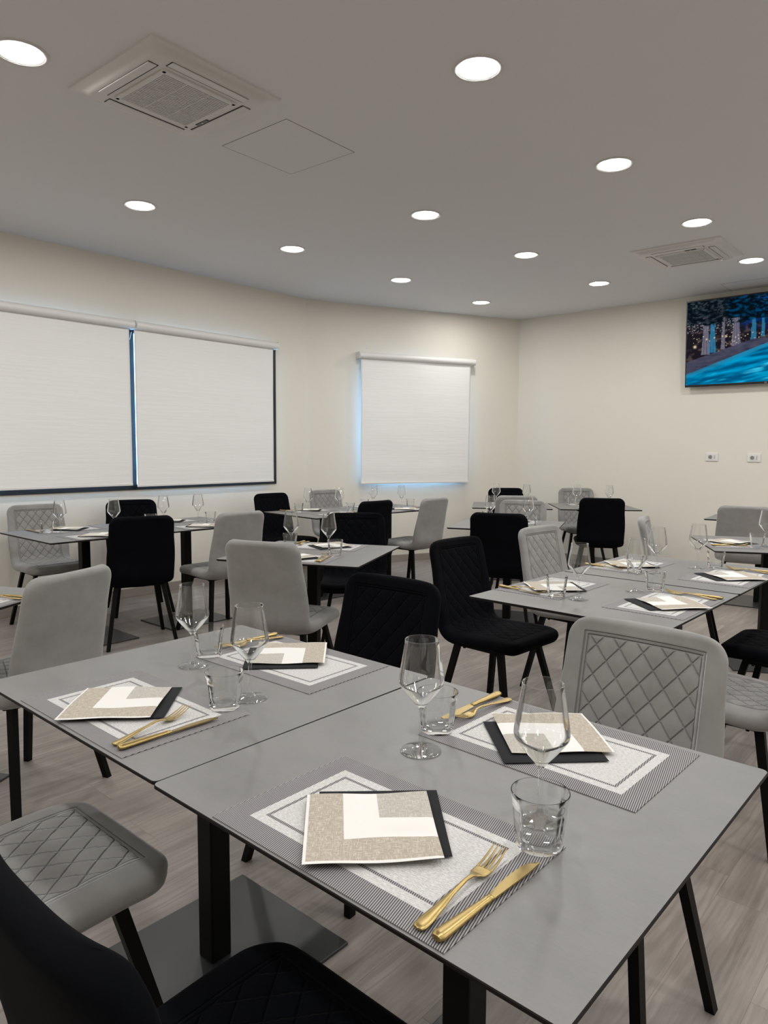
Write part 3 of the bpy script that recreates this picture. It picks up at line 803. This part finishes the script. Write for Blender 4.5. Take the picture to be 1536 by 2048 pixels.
def chair_proto(kind):
    fab = kind + '_velvet'
    t = thing('dining_chair', '', 'chair')
    sm = pad_mesh('seat', 0, S_BEND + 0.004, True, False); bk = pad_mesh('backrest', S_BEND, STOT, False, True)
    link('seat', sm, fab, t, autos=70); link('backrest', bk, fab, t, autos=70)
    for sx in (-1, 1):
        for sy in (-1, 1):
            bm = bmesh.new()
            yt = 0.115 if sy > 0 else -0.125
            add_bar(bm, (sx * 0.150, yt, 0.418), (sx * 0.222, 0.215 if sy > 0 else -0.205, 0.0), 0.024, 0.030, 0.022, 0.026)
            link('leg', bm_mesh(bm, 'leg'), 'black_metal', t, smooth=False)
    bm = bmesh.new()
    for sx in (-1, 1): add_box(bm, (sx * 0.150, -0.005, 0.410), (0.024, 0.27, 0.022), 0.002)
    for sy in (0.115, -0.125): add_box(bm, (0, sy, 0.410), (0.30, 0.024, 0.022), 0.002)
    for sx in (-1, 1):
        for sy in (-0.09, 0.09): add_box(bm, (sx * 0.150, sy, 0.396), (0.010, 0.010, 0.008))
    link('seat_frame', bm_mesh(bm, 'seat_frame'), 'black_metal', t, smooth=False)
    return t
BACK = 0.290
CH = [ # kind, back-top x, y, facing yaw, label
 ('grey', 0.685, 1.800, 222, 'large grey quilted velvet chair across the nearest table'),
 ('grey', -0.925, 1.168, 41.3, 'grey quilted chair seat at lower left, backrest out of frame'),
 ('black', 0.045, 2.46, 218, 'black quilted chair at the far side of the front tables'),
 ('black', -0.370, 0.682, 41.6, 'black chair in the bottom left corner, closest to the camera'),
 ('grey', -1.115, 2.540, -70, 'plain grey chair back at left, turned to the cut-off table'),
 ('black', -1.56, 4.57, -30, 'plain black chair back in front of the far left tables'),
 ('grey', -0.985, 4.93, -48, 'grey chair seen from behind at the right end of the far left tables'),
 ('grey', -2.70, 5.45, 134, 'grey quilted chair at far left against the wall'),
 ('black', -2.15, 6.00, 150, 'black quilted chair under the divider between the left blinds'),
 ('grey', -0.60, 3.385, 20, 'plain grey chair back at picture centre left, seat to its right'),
 ('black', -0.20, 4.93, 178, 'black quilted chair behind the single centre table'),
 ('black', -0.05, 6.07, -46, 'black chair seen from behind, left of the grey side-view chair'),
 ('grey', 0.485, 6.48, -50, 'grey chair seen from behind below the small window, standing free'),
 ('black', -1.13, 6.98, 134, 'black quilted chair beside the right end of the left blinds'),
 ('grey', -0.65, 7.60, 138, 'pale grey quilted chair in the left wall corner'),
 ('black', 0.348, 3.555, 134, 'big black quilted chair in full view right of centre'),
 ('grey', 0.892, 4.13, 136, 'light grey quilted chair at the left end of the right centre tables'),
 ('black', 0.80, 4.96, 20, 'plain black chair back right of centre, before a grey table'),
 ('grey', 1.235, 6.26, 200, 'grey quilted chair behind the plain black back, right of centre'),
 ('grey', 1.29, 6.85, 0, 'grey chair back peeking out behind the grey quilted chair'),
 ('black', 1.40, 8.20, 176, 'farthest black chair, by the corner of the walls'),
 ('grey', 2.23, 8.27, 178, 'farthest grey quilted chair against the right wall'),
 ('black', 2.03, 6.58, 12, 'plain black chair back before the farthest right table'),
 ('grey', 2.92, 5.72, 30, 'plain grey chair back below the sockets at the right edge'),
 ('grey', 1.735, 4.75, 115, 'white-grey chair seen edge-on against the right wall'),
 ('grey', 1.485, 2.305, 311.8, 'grey quilted chair seat behind the large quilted chair at right'),
 ('black', 2.015, 2.915, 311.8, 'black quilted seat at the right picture edge'),
]
protos = {}
for kind, x, y, f, lab in CH:
    o = Vector((x, y, 0)) + DIR(f) * BACK
    grp = kind + ' velvet dining chairs'
    if kind not in protos:
        p = chair_proto(kind); protos[kind] = p; p.location = o; p.rotation_euler = (0, 0, HZ(f)); p['label'] = lab; p['group'] = grp
    else: dup(protos[kind], o, HZ(f), lab, grp)

# ------------------------------------------------------------------ tableware prototypes
def mesh_placemat():
    bm = bmesh.new(); uvl = bm.loops.layers.uv.new('UVMap'); add_box(bm, (0, 0, 0.0006), (0.460, 0.300, 0.0012))
    for f in bm.faces:
        for l in f.loops: l[uvl].uv = (l.vert.co.x, l.vert.co.y)
    return bm_mesh(bm, 'placemat')
def mesh_napkin(amp, seed, th=0.0035, lift=0.010):
    bm = bmesh.new(); uvl = bm.loops.layers.uv.new('UVMap'); n = 26; a = 0.100; G = {}
    for i in range(n + 1):
        for k in range(n + 1):
            u, v = i / n, k / n
            e = min(u, v, 1 - u, 1 - v)
            wv = 1 - math.exp(-((u) ** 2 + (v) ** 2) * 3)
            z = amp * (0.5 + 0.5 * math.sin(u * 7.5 + seed) * math.cos(v * 6 + seed * 1.7)) + lift * max(0, u - 0.35) ** 2 * (1 - v) ** 1.5 * 0.6
            edge = math.sqrt(min(1, e / 0.03)) if e < 0.03 else 1
            z0 = 0.0004 + z; x, y = -a + 2 * a * u, -a + 2 * a * v
            mid = z0 + th / 2
            G[i, k, 0] = bm.verts.new((x, y, mid + th / 2 * (0.15 + 0.85 * edge))); G[i, k, 1] = bm.verts.new((x, y, mid - th / 2 * (0.15 + 0.85 * edge) - z * 0.0))
    def face(q):
        f = bm.faces.new([G[c] for c in q])
        for l, c in zip(f.loops, q): l[uvl].uv = (c[0] / n, c[1] / n)
    for i in range(n):
        for k in range(n):
            face([(i, k, 0), (i + 1, k, 0), (i + 1, k + 1, 0), (i, k + 1, 0)]); face([(i, k + 1, 1), (i + 1, k + 1, 1), (i + 1, k, 1), (i, k, 1)])
    for i in range(n):
        face([(i, 0, 1), (i + 1, 0, 1), (i + 1, 0, 0), (i, 0, 0)]); face([(i, n, 0), (i + 1, n, 0), (i + 1, n, 1), (i, n, 1)])
        face([(0, i, 0), (0, i + 1, 0), (0, i + 1, 1), (0, i, 1)]); face([(n, i, 1), (n, i + 1, 1), (n, i + 1, 0), (n, i, 0)])
    return bm_mesh(bm, 'napkin')
def mesh_fork():
    bm = bmesh.new()
    add_loft(bm, [(0, 0, .0045, .001, .001), (0, .0015, .0045, .007, .0022), (0, .006, .0048, .0098, .0026), (0, .018, .0052, .0100, .0022), (0, .045, .0072, .0072, .0019), (0, .080, .0105, .0040, .0019),
                  (0, .110, .0125, .0030, .0022), (0, .126, .0110, .0034, .0020), (0, .134, .0085, .0075, .0015), (0, .142, .0062, .0118, .0012), (0, .152, .0050, .0128, .0011), (0, .160, .0050, .0126, .0010)], 14)
    for x in (-.0107, -.0036, .0036, .0107):
        add_loft(bm, [(x, .158, .0050, .0020, .0010), (x, .172, .0068, .0019, .0010), (x * .97, .186, .0105, .0017, .0009), (x * .95, .198, .0150, .0013, .0008), (x * .94, .206, .0185, .0006, .0004)], 8)
    return bm_mesh(bm, 'fork')
def mesh_knife_handle():
    bm = bmesh.new()
    add_loft(bm, [(0, 0, .006, .001, .001), (0, .002, .006, .0075, .0042), (0, .008, .006, .0102, .0055), (0, .020, .006, .0098, .0052), (0, .060, .006, .0078, .0044), (0, .095, .006, .0058, .0038), (0, .104, .006, .0064, .0042), (0, .108, .006, .0055, .0036), (0, .112, .006, .0062, .0034)], 16)
    return bm_mesh(bm, 'handle')
def mesh_knife_blade():
    bm = bmesh.new(); n = 24; G = []
    for i in range(n + 1):
        f = i / n; y = .110 + .112 * f
        r = -.0055 - .0008 * math.sin(PI * f)
        l = .0060 + .0052 * math.sin(PI * min(1, f * 1.15) ** .8) if f < .85 else None
        wl = 0.0055 + 0.0062 * math.sin(min(1.0, f / .6) * PI / 2)
        wr = 0.0060
        if f > .72: g = (f - .72) / .28; wl = wl * math.sqrt(max(0, 1 - g * g)) ; wr = wr - 0.002 * g
        if f >= 1: wl = -wr + 0.0015
        G.append([bm.verts.new((-wl, y, .0052)), bm.verts.new((-wl * .2, y, .0068)), bm.verts.new((wr, y, .0072)), bm.verts.new((wr, y, .0048)), bm.verts.new((-wl * .2, y, .0044))])
    for A, B in zip(G, G[1:]):
        for i in range(5): bm.faces.new((A[i], A[(i + 1) % 5], B[(i + 1) % 5], B[i]))
    bm.faces.new(G[0][::-1]); bm.faces.new(G[-1])
    return bm_mesh(bm, 'blade')
def cr(P, n):
    P = [Vector(p) for p in P]; out = []
    for i in range(len(P) - 1):
        p0 = P[max(i - 1, 0)]; p1 = P[i]; p2 = P[i + 1]; p3 = P[min(i + 2, len(P) - 1)]
        for k in range(n):
            t = k / n; q = 0.5 * ((2 * p1) + (-p0 + p2) * t + (2 * p0 - 5 * p1 + 4 * p2 - p3) * t * t + (-p0 + 3 * p1 - 3 * p2 + p3) * t ** 3)
            out.append((max(0, q.x), q.y))
    out.append(tuple(P[-1])); return out
def mesh_wine_glass():
    outer = [(0, 0.0), (.036, 0.0), (.0395, .0008), (.0398, .0018), (.036, .0030)] + cr([(.026, .0048), (.012, .0080), (.0060, .0125), (.0043, .022), (.0038, .045), (.0037, .070), (.0042, .080), (.0062, .087), (.0120, .094)], 4) \
        + cr([(.0120, .094), (.0270, .112), (.0405, .130), (.0437, .137), (.0440, .144), (.0420, .160), (.0380, .186), (.0336, .2130), (.0332, .2190), (.0333, .2212)], 6)
    inner = cr([(.0313, .2212), (.0317, .2190), (.0325, .2130), (.0368, .186), (.0408, .160), (.0428, .144), (.0424, .138), (.0392, .131), (.0255, .1135), (.0105, .0985), (.0, .0960)], 6)
    prof = outer + [(.0329, .2224), (.0318, .2224)] + inner
    prof = [p for i, p in enumerate(prof) if i == 0 or (abs(p[0] - prof[i - 1][0]) + abs(p[1] - prof[i - 1][1])) > 1e-5]
    prof[-1] = (0, prof[-1][1])
    bm = bmesh.new(); add_lathe(bm, prof, 64); return bm_mesh(bm, 'wine_glass')
def mesh_tumbler():
    outer = [(0, 0.0), (.030, 0.0), (.0328, .0012), (.0338, .004), (.0345, .010), (.0352, .016), (.0361, .0242), (.0360, .0258), (.0368, .031), (.0376, .0392), (.0375, .0408), (.0383, .047), (.0391, .0545), (.0390, .0562), (.0400, .062), (.0412, .068), (.0424, .076), (.0432, .0835), (.0428, .0848)]
    inner = [(.0418, .0848), (.0412, .0835), (.0404, .076), (.0392, .068), (.0372, .058), (.0350, .044), (.0333, .030), (.0318, .019), (.0285, .0135), (.018, .0118), (0, .0112)]
    def rm(a, z, r):
        if r < .0345: return 1.0
        f = max(0, min(1, (z - .004) / .01)) * max(0, min(1, (.070 - z) / .006))
        n = 10; seg = (a % (2 * PI / n)) - PI / n
        flat = math.cos(PI / n) / math.cos(seg)
        return 1 + f * (flat * 1.012 - 1)
    bm = bmesh.new(); add_lathe(bm, outer, 80, rmod=rm); 
    # inner surface joined through the rim
    n = 80; rim = [v for v in bm.verts if abs(v.co.z - .0848) < 1e-6]
    rim.sort(key=lambda v: math.atan2(v.co.y, v.co.x) % (2 * PI))
    prev = rim
    for (r, z) in inner:
        if r == 0:
            c = bm.verts.new((0, 0, z))
            for i in range(n): bm.faces.new((prev[i], prev[(i + 1) % n], c))
            break
        ring = [bm.verts.new((r * math.cos(2 * PI * i / n), r * math.sin(2 * PI * i / n), z)) for i in range(n)]
        for i in range(n): bm.faces.new((prev[i], prev[(i + 1) % n], ring[(i + 1) % n], ring[i]))
        prev = ring
    return bm_mesh(bm, 'tumbler')
ME = {'placemat': mesh_placemat(), 'nap0': mesh_napkin(.0030, 0.4), 'nap1': mesh_napkin(.0028, 2.1), 'nap2': mesh_napkin(.0030, 4.0), 'napk': mesh_napkin(.0012, 1.0, .0035, 0.004),
      'fork': mesh_fork(), 'knifeh': mesh_knife_handle(), 'knifeb': mesh_knife_blade(), 'wine': mesh_wine_glass(), 'tumbler': mesh_tumbler()}
mat_of = {'placemat': 'placemat', 'nap0': 'napkin', 'nap1': 'napkin', 'nap2': 'napkin', 'napk': 'black_paper', 'fork': 'gold', 'knifeh': 'gold', 'knifeb': 'gold', 'wine': 'glass', 'tumbler': 'thick_glass'}
for k, me in ME.items():
    me.materials.append(M[mat_of[k]])
    if k not in ('placemat',):
        me.polygons.foreach_set('use_smooth', [True] * len(me.polygons))
        if k in ('tumbler',): me.set_sharp_from_angle(angle=R(28))
        if k in ('knifeb', 'nap0', 'nap1', 'nap2', 'napk'): me.set_sharp_from_angle(angle=R(50))
TZ = 0.7503
def put(me, name, x, y, z, rz, label, cat, group):
    o = bpy.data.objects.new(name, ME[me]); COL.objects.link(o); o.location = (x, y, z); o.rotation_euler = (0, 0, rz)
    return tag(o, label, cat, group)
cnt = [0]
def setting(tk, face, where, lat=0.0, mat=(0.008, 0.160, 0), nap=(-0.010, 0.143, 45), blk=(-0.009, 0.175, 45), fork=(0.190, 0.016, -3), knife=(0.219, 0.014, 3), tum=(0.190, 0.285), wg=(0.155, 0.358), have='mnbfktw', npk=None, grot=0.0):
    x, y, yw, _ = TB[tk]; f = DIR(face); r = DIR(face + 90)
    ec = Vector((x, y, 0)) - f * 0.397 + r * lat
    def W(a, b): return ec + r * a + f * b
    i = cnt[0]; cnt[0] += 1
    rz = HZ(face)
    if 'm' in have: p = W(*mat[:2]); put('placemat', 'placemat', p.x, p.y, TZ, rz + R(mat[2]), 'grey bordered placemat ' + where, 'placemat', 'woven grey placemats')
    zt = TZ + 0.0014
    if 'b' in have: p = W(*blk[:2]); put('napk', 'black_napkin', p.x, p.y, zt, rz + R(blk[2]), 'black napkin under the patterned one ' + where, 'napkin', 'black folded napkins')
    if 'n' in have:
        p = W(*nap[:2]); put('nap%d' % (npk if npk is not None else i % 3), 'patterned_napkin', p.x, p.y, zt + 0.0052, rz + R(nap[2]), 'folded beige and white napkin ' + where, 'napkin', 'beige and white folded napkins')
    if 'f' in have: p = W(*fork[:2]); put('fork', 'fork', p.x, p.y, zt, rz + R(-fork[2]), 'gold fork ' + where, 'fork', 'gold forks')
    if 'k' in have:
        p = W(*knife[:2]); t = thing('table_knife', 'gold table knife ' + where, 'knife', (p.x, p.y, zt), rz + R(-knife[2]), 'gold table knives')
        for nm, mk in (('handle', 'knifeh'), ('blade', 'knifeb')):
            o = bpy.data.objects.new(nm, ME[mk]); COL.objects.link(o); o.parent = t
    if 't' in have:
        p = W(*tum); onm = 0.0014 if (abs(tum[0] - mat[0]) < 0.23 and tum[1] - mat[1] < 0.15) else 0
        put('tumbler', 'tumbler', p.x, p.y, TZ + onm, rz + i, 'clear faceted tumbler ' + where, 'glass', 'clear tumblers')
    if 'w' in have: p = W(*wg); put('wine', 'wine_glass', p.x, p.y, TZ, rz, 'clear angular wine glass ' + where, 'wine glass', 'clear stemmed wine glasses')
# front pair, placed one by one
setting('B', 41.6, 'at the frontmost place of the nearest table', mat=(0.007, 0.157, 0), fork=(0.191, 0.014, -3), knife=(0.219, 0.013, 3), tum=(0.206, 0.283), wg=(0.166, 0.356), npk=0, nap=(-0.008, 0.145, 45.5), blk=(-0.010, 0.171, 44))
setting('B', 221.6, 'before the large grey quilted chair', mat=(-0.046, 0.165, -1), nap=(-0.018, 0.135, 44), blk=(-0.022, 0.172, 45), fork=(0.150, 0.012, 5), knife=(0.188, -0.002, 1), tum=(0.168, 0.270), wg=(0.133, 0.368), npk=1)
setting('A', 41.3, 'at the left front table, nearer side', mat=(0.034, 0.161, 0), nap=(0.002, 0.142, 45), blk=(0.012, 0.166, 46), fork=(0.206, 0.026, -14), knife=(0.229, 0.022, 3), tum=(0.192, 0.299), wg=(0.183, 0.378), npk=2)
setting('A', 221.3, 'before the black quilted chair at the front tables', mat=(-0.034, 0.160, 1), nap=(0.004, 0.128, 44), blk=(0.001, 0.160, 46), fork=(0.166, 0.018, 5), knife=(0.200, 0.012, 4), tum=(0.170, 0.284), wg=(0.130, 0.363), npk=0)
# right centre pair
setting('T5n', 131.8, 'at the left side of the right centre table', nap=(0.02, 0.170, 45), knife=(0.150, -0.01, 10), fork=(0.112, 0.03, 10), tum=(0.165, 0.267), wg=(0.148, 0.353), mat=(-0.015, 0.155, 0))
setting('T5n', 311.8, 'beside the tipped napkin on the right centre table', mat=(0.012, 0.163, 0), nap=(0.000, 0.128, 50), blk=(-0.02, 0.165, 50), tum=(0.222, 0.281), wg=(0.159, 0.338), knife=(0.236, 0.016, 3), fork=(0.200, 0.03, 3))
setting('T5f', 131.8, 'at the far left place behind the right centre table', nap=(0.02, 0.170, 45), knife=(0.150, -0.01, 10), fork=(0.112, 0.03, 10), tum=(0.195, 0.267), wg=(0.148, 0.353))
setting('T5f', 311.8, 'by the right picture edge behind the right centre table', mat=(-0.01, 0.158, 0), nap=(-0.010, 0.128, 47), blk=(-0.03, 0.165, 47), tum=(0.188, 0.275), wg=(0.137, 0.346), knife=(0.236, 0.016, 3), fork=(0.198, 0.03, 3))
# single centre table
setting('T3', 16.5, 'on the single centre table, near side', mat=(-0.02, 0.175, 0), tum=(0.156, 0.322), wg=(0.096, 0.380), nap=(-0.03, 0.16, 60), knife=(0.165, 0.06, -3), fork=(0.145, 0.07, -8))
setting('T3', 196.5, 'on the single centre table, before the black quilted chair', mat=(0.02, 0.16, 0), tum=(0.195, 0.285), wg=(0.160, 0.350))
# far left pair
setting('T2n', 311.5, 'in front of the plain black chair back, far left', have='mnbw', wg=(0.187, 0.330), mat=(0.0, 0.16, 0))
setting('T2n', 131.5, 'before the far left grey quilted chair', tum=(0.190, 0.272), wg=(0.133, 0.340))
setting('T2f', 311.5, 'before the grey end chair of the far left tables', have='mnbtfw', wg=(0.095, 0.37), tum=(0.170, 0.315))
setting('T2f', 131.5, 'before the black quilted chair below the left blinds', wg=(0.19, 0.40), tum=(0.25, 0.32))
# pair in the wall corner
setting('T4n', 317, 'behind the black chair, near the left wall corner', have='mnbtfw', wg=(0.127, 0.331), tum=(0.205, 0.27))
setting('T4n', 137, 'before the black chair beside the left blinds', wg=(0.150, 0.352), tum=(0.20, 0.28))
setting('T4f', 317, 'below the small window, near side of the far table', have='mnbtfkw', wg=(0.13, 0.335), tum=(0.20, 0.28))
setting('T4f', 137, 'before the pale grey chair in the wall corner', have='mnbtw', wg=(0.15, 0.35), tum=(0.20, 0.28))
# table behind the plain black back
setting('T6', 19.5, 'just above the plain black chair back, right of centre', have='mnbtw', wg=(0.155, 0.358))
setting('T6', 199.5, 'before the grey quilted chair behind the black back', have='mnbtw')
# farthest pair
setting('T7l', 8.5, 'on the farthest left table, near side', have='mnbtw')
setting('T7l', 188.5, 'on the farthest left table, before the farthest black chair', have='mnbtw')
setting('T7r', 4, 'on the farthest right table, above the plain black chair', have='mnbtw')
setting('T7r', 184, 'on the farthest right table, before the farthest grey chair', have='mnbtw')
# right edge tables
setting('T8', 103, 'on the right edge table, left side', have='mnbfktw', nap=(-0.03, 0.17, 45), blk=(0.0, 0.2, 45), knife=(0.165, 0.03, 5), fork=(0.125, 0.04, 4), tum=(0.175, 0.285), wg=(0.111, 0.351))
setting('T9', 35, 'behind the plain grey chair back at the right edge', have='mnbtw', wg=(0.14, 0.365))
# table cut off at the left
setting('L1', -76, 'on the cut-off table at the left picture edge', have='mnbfk')
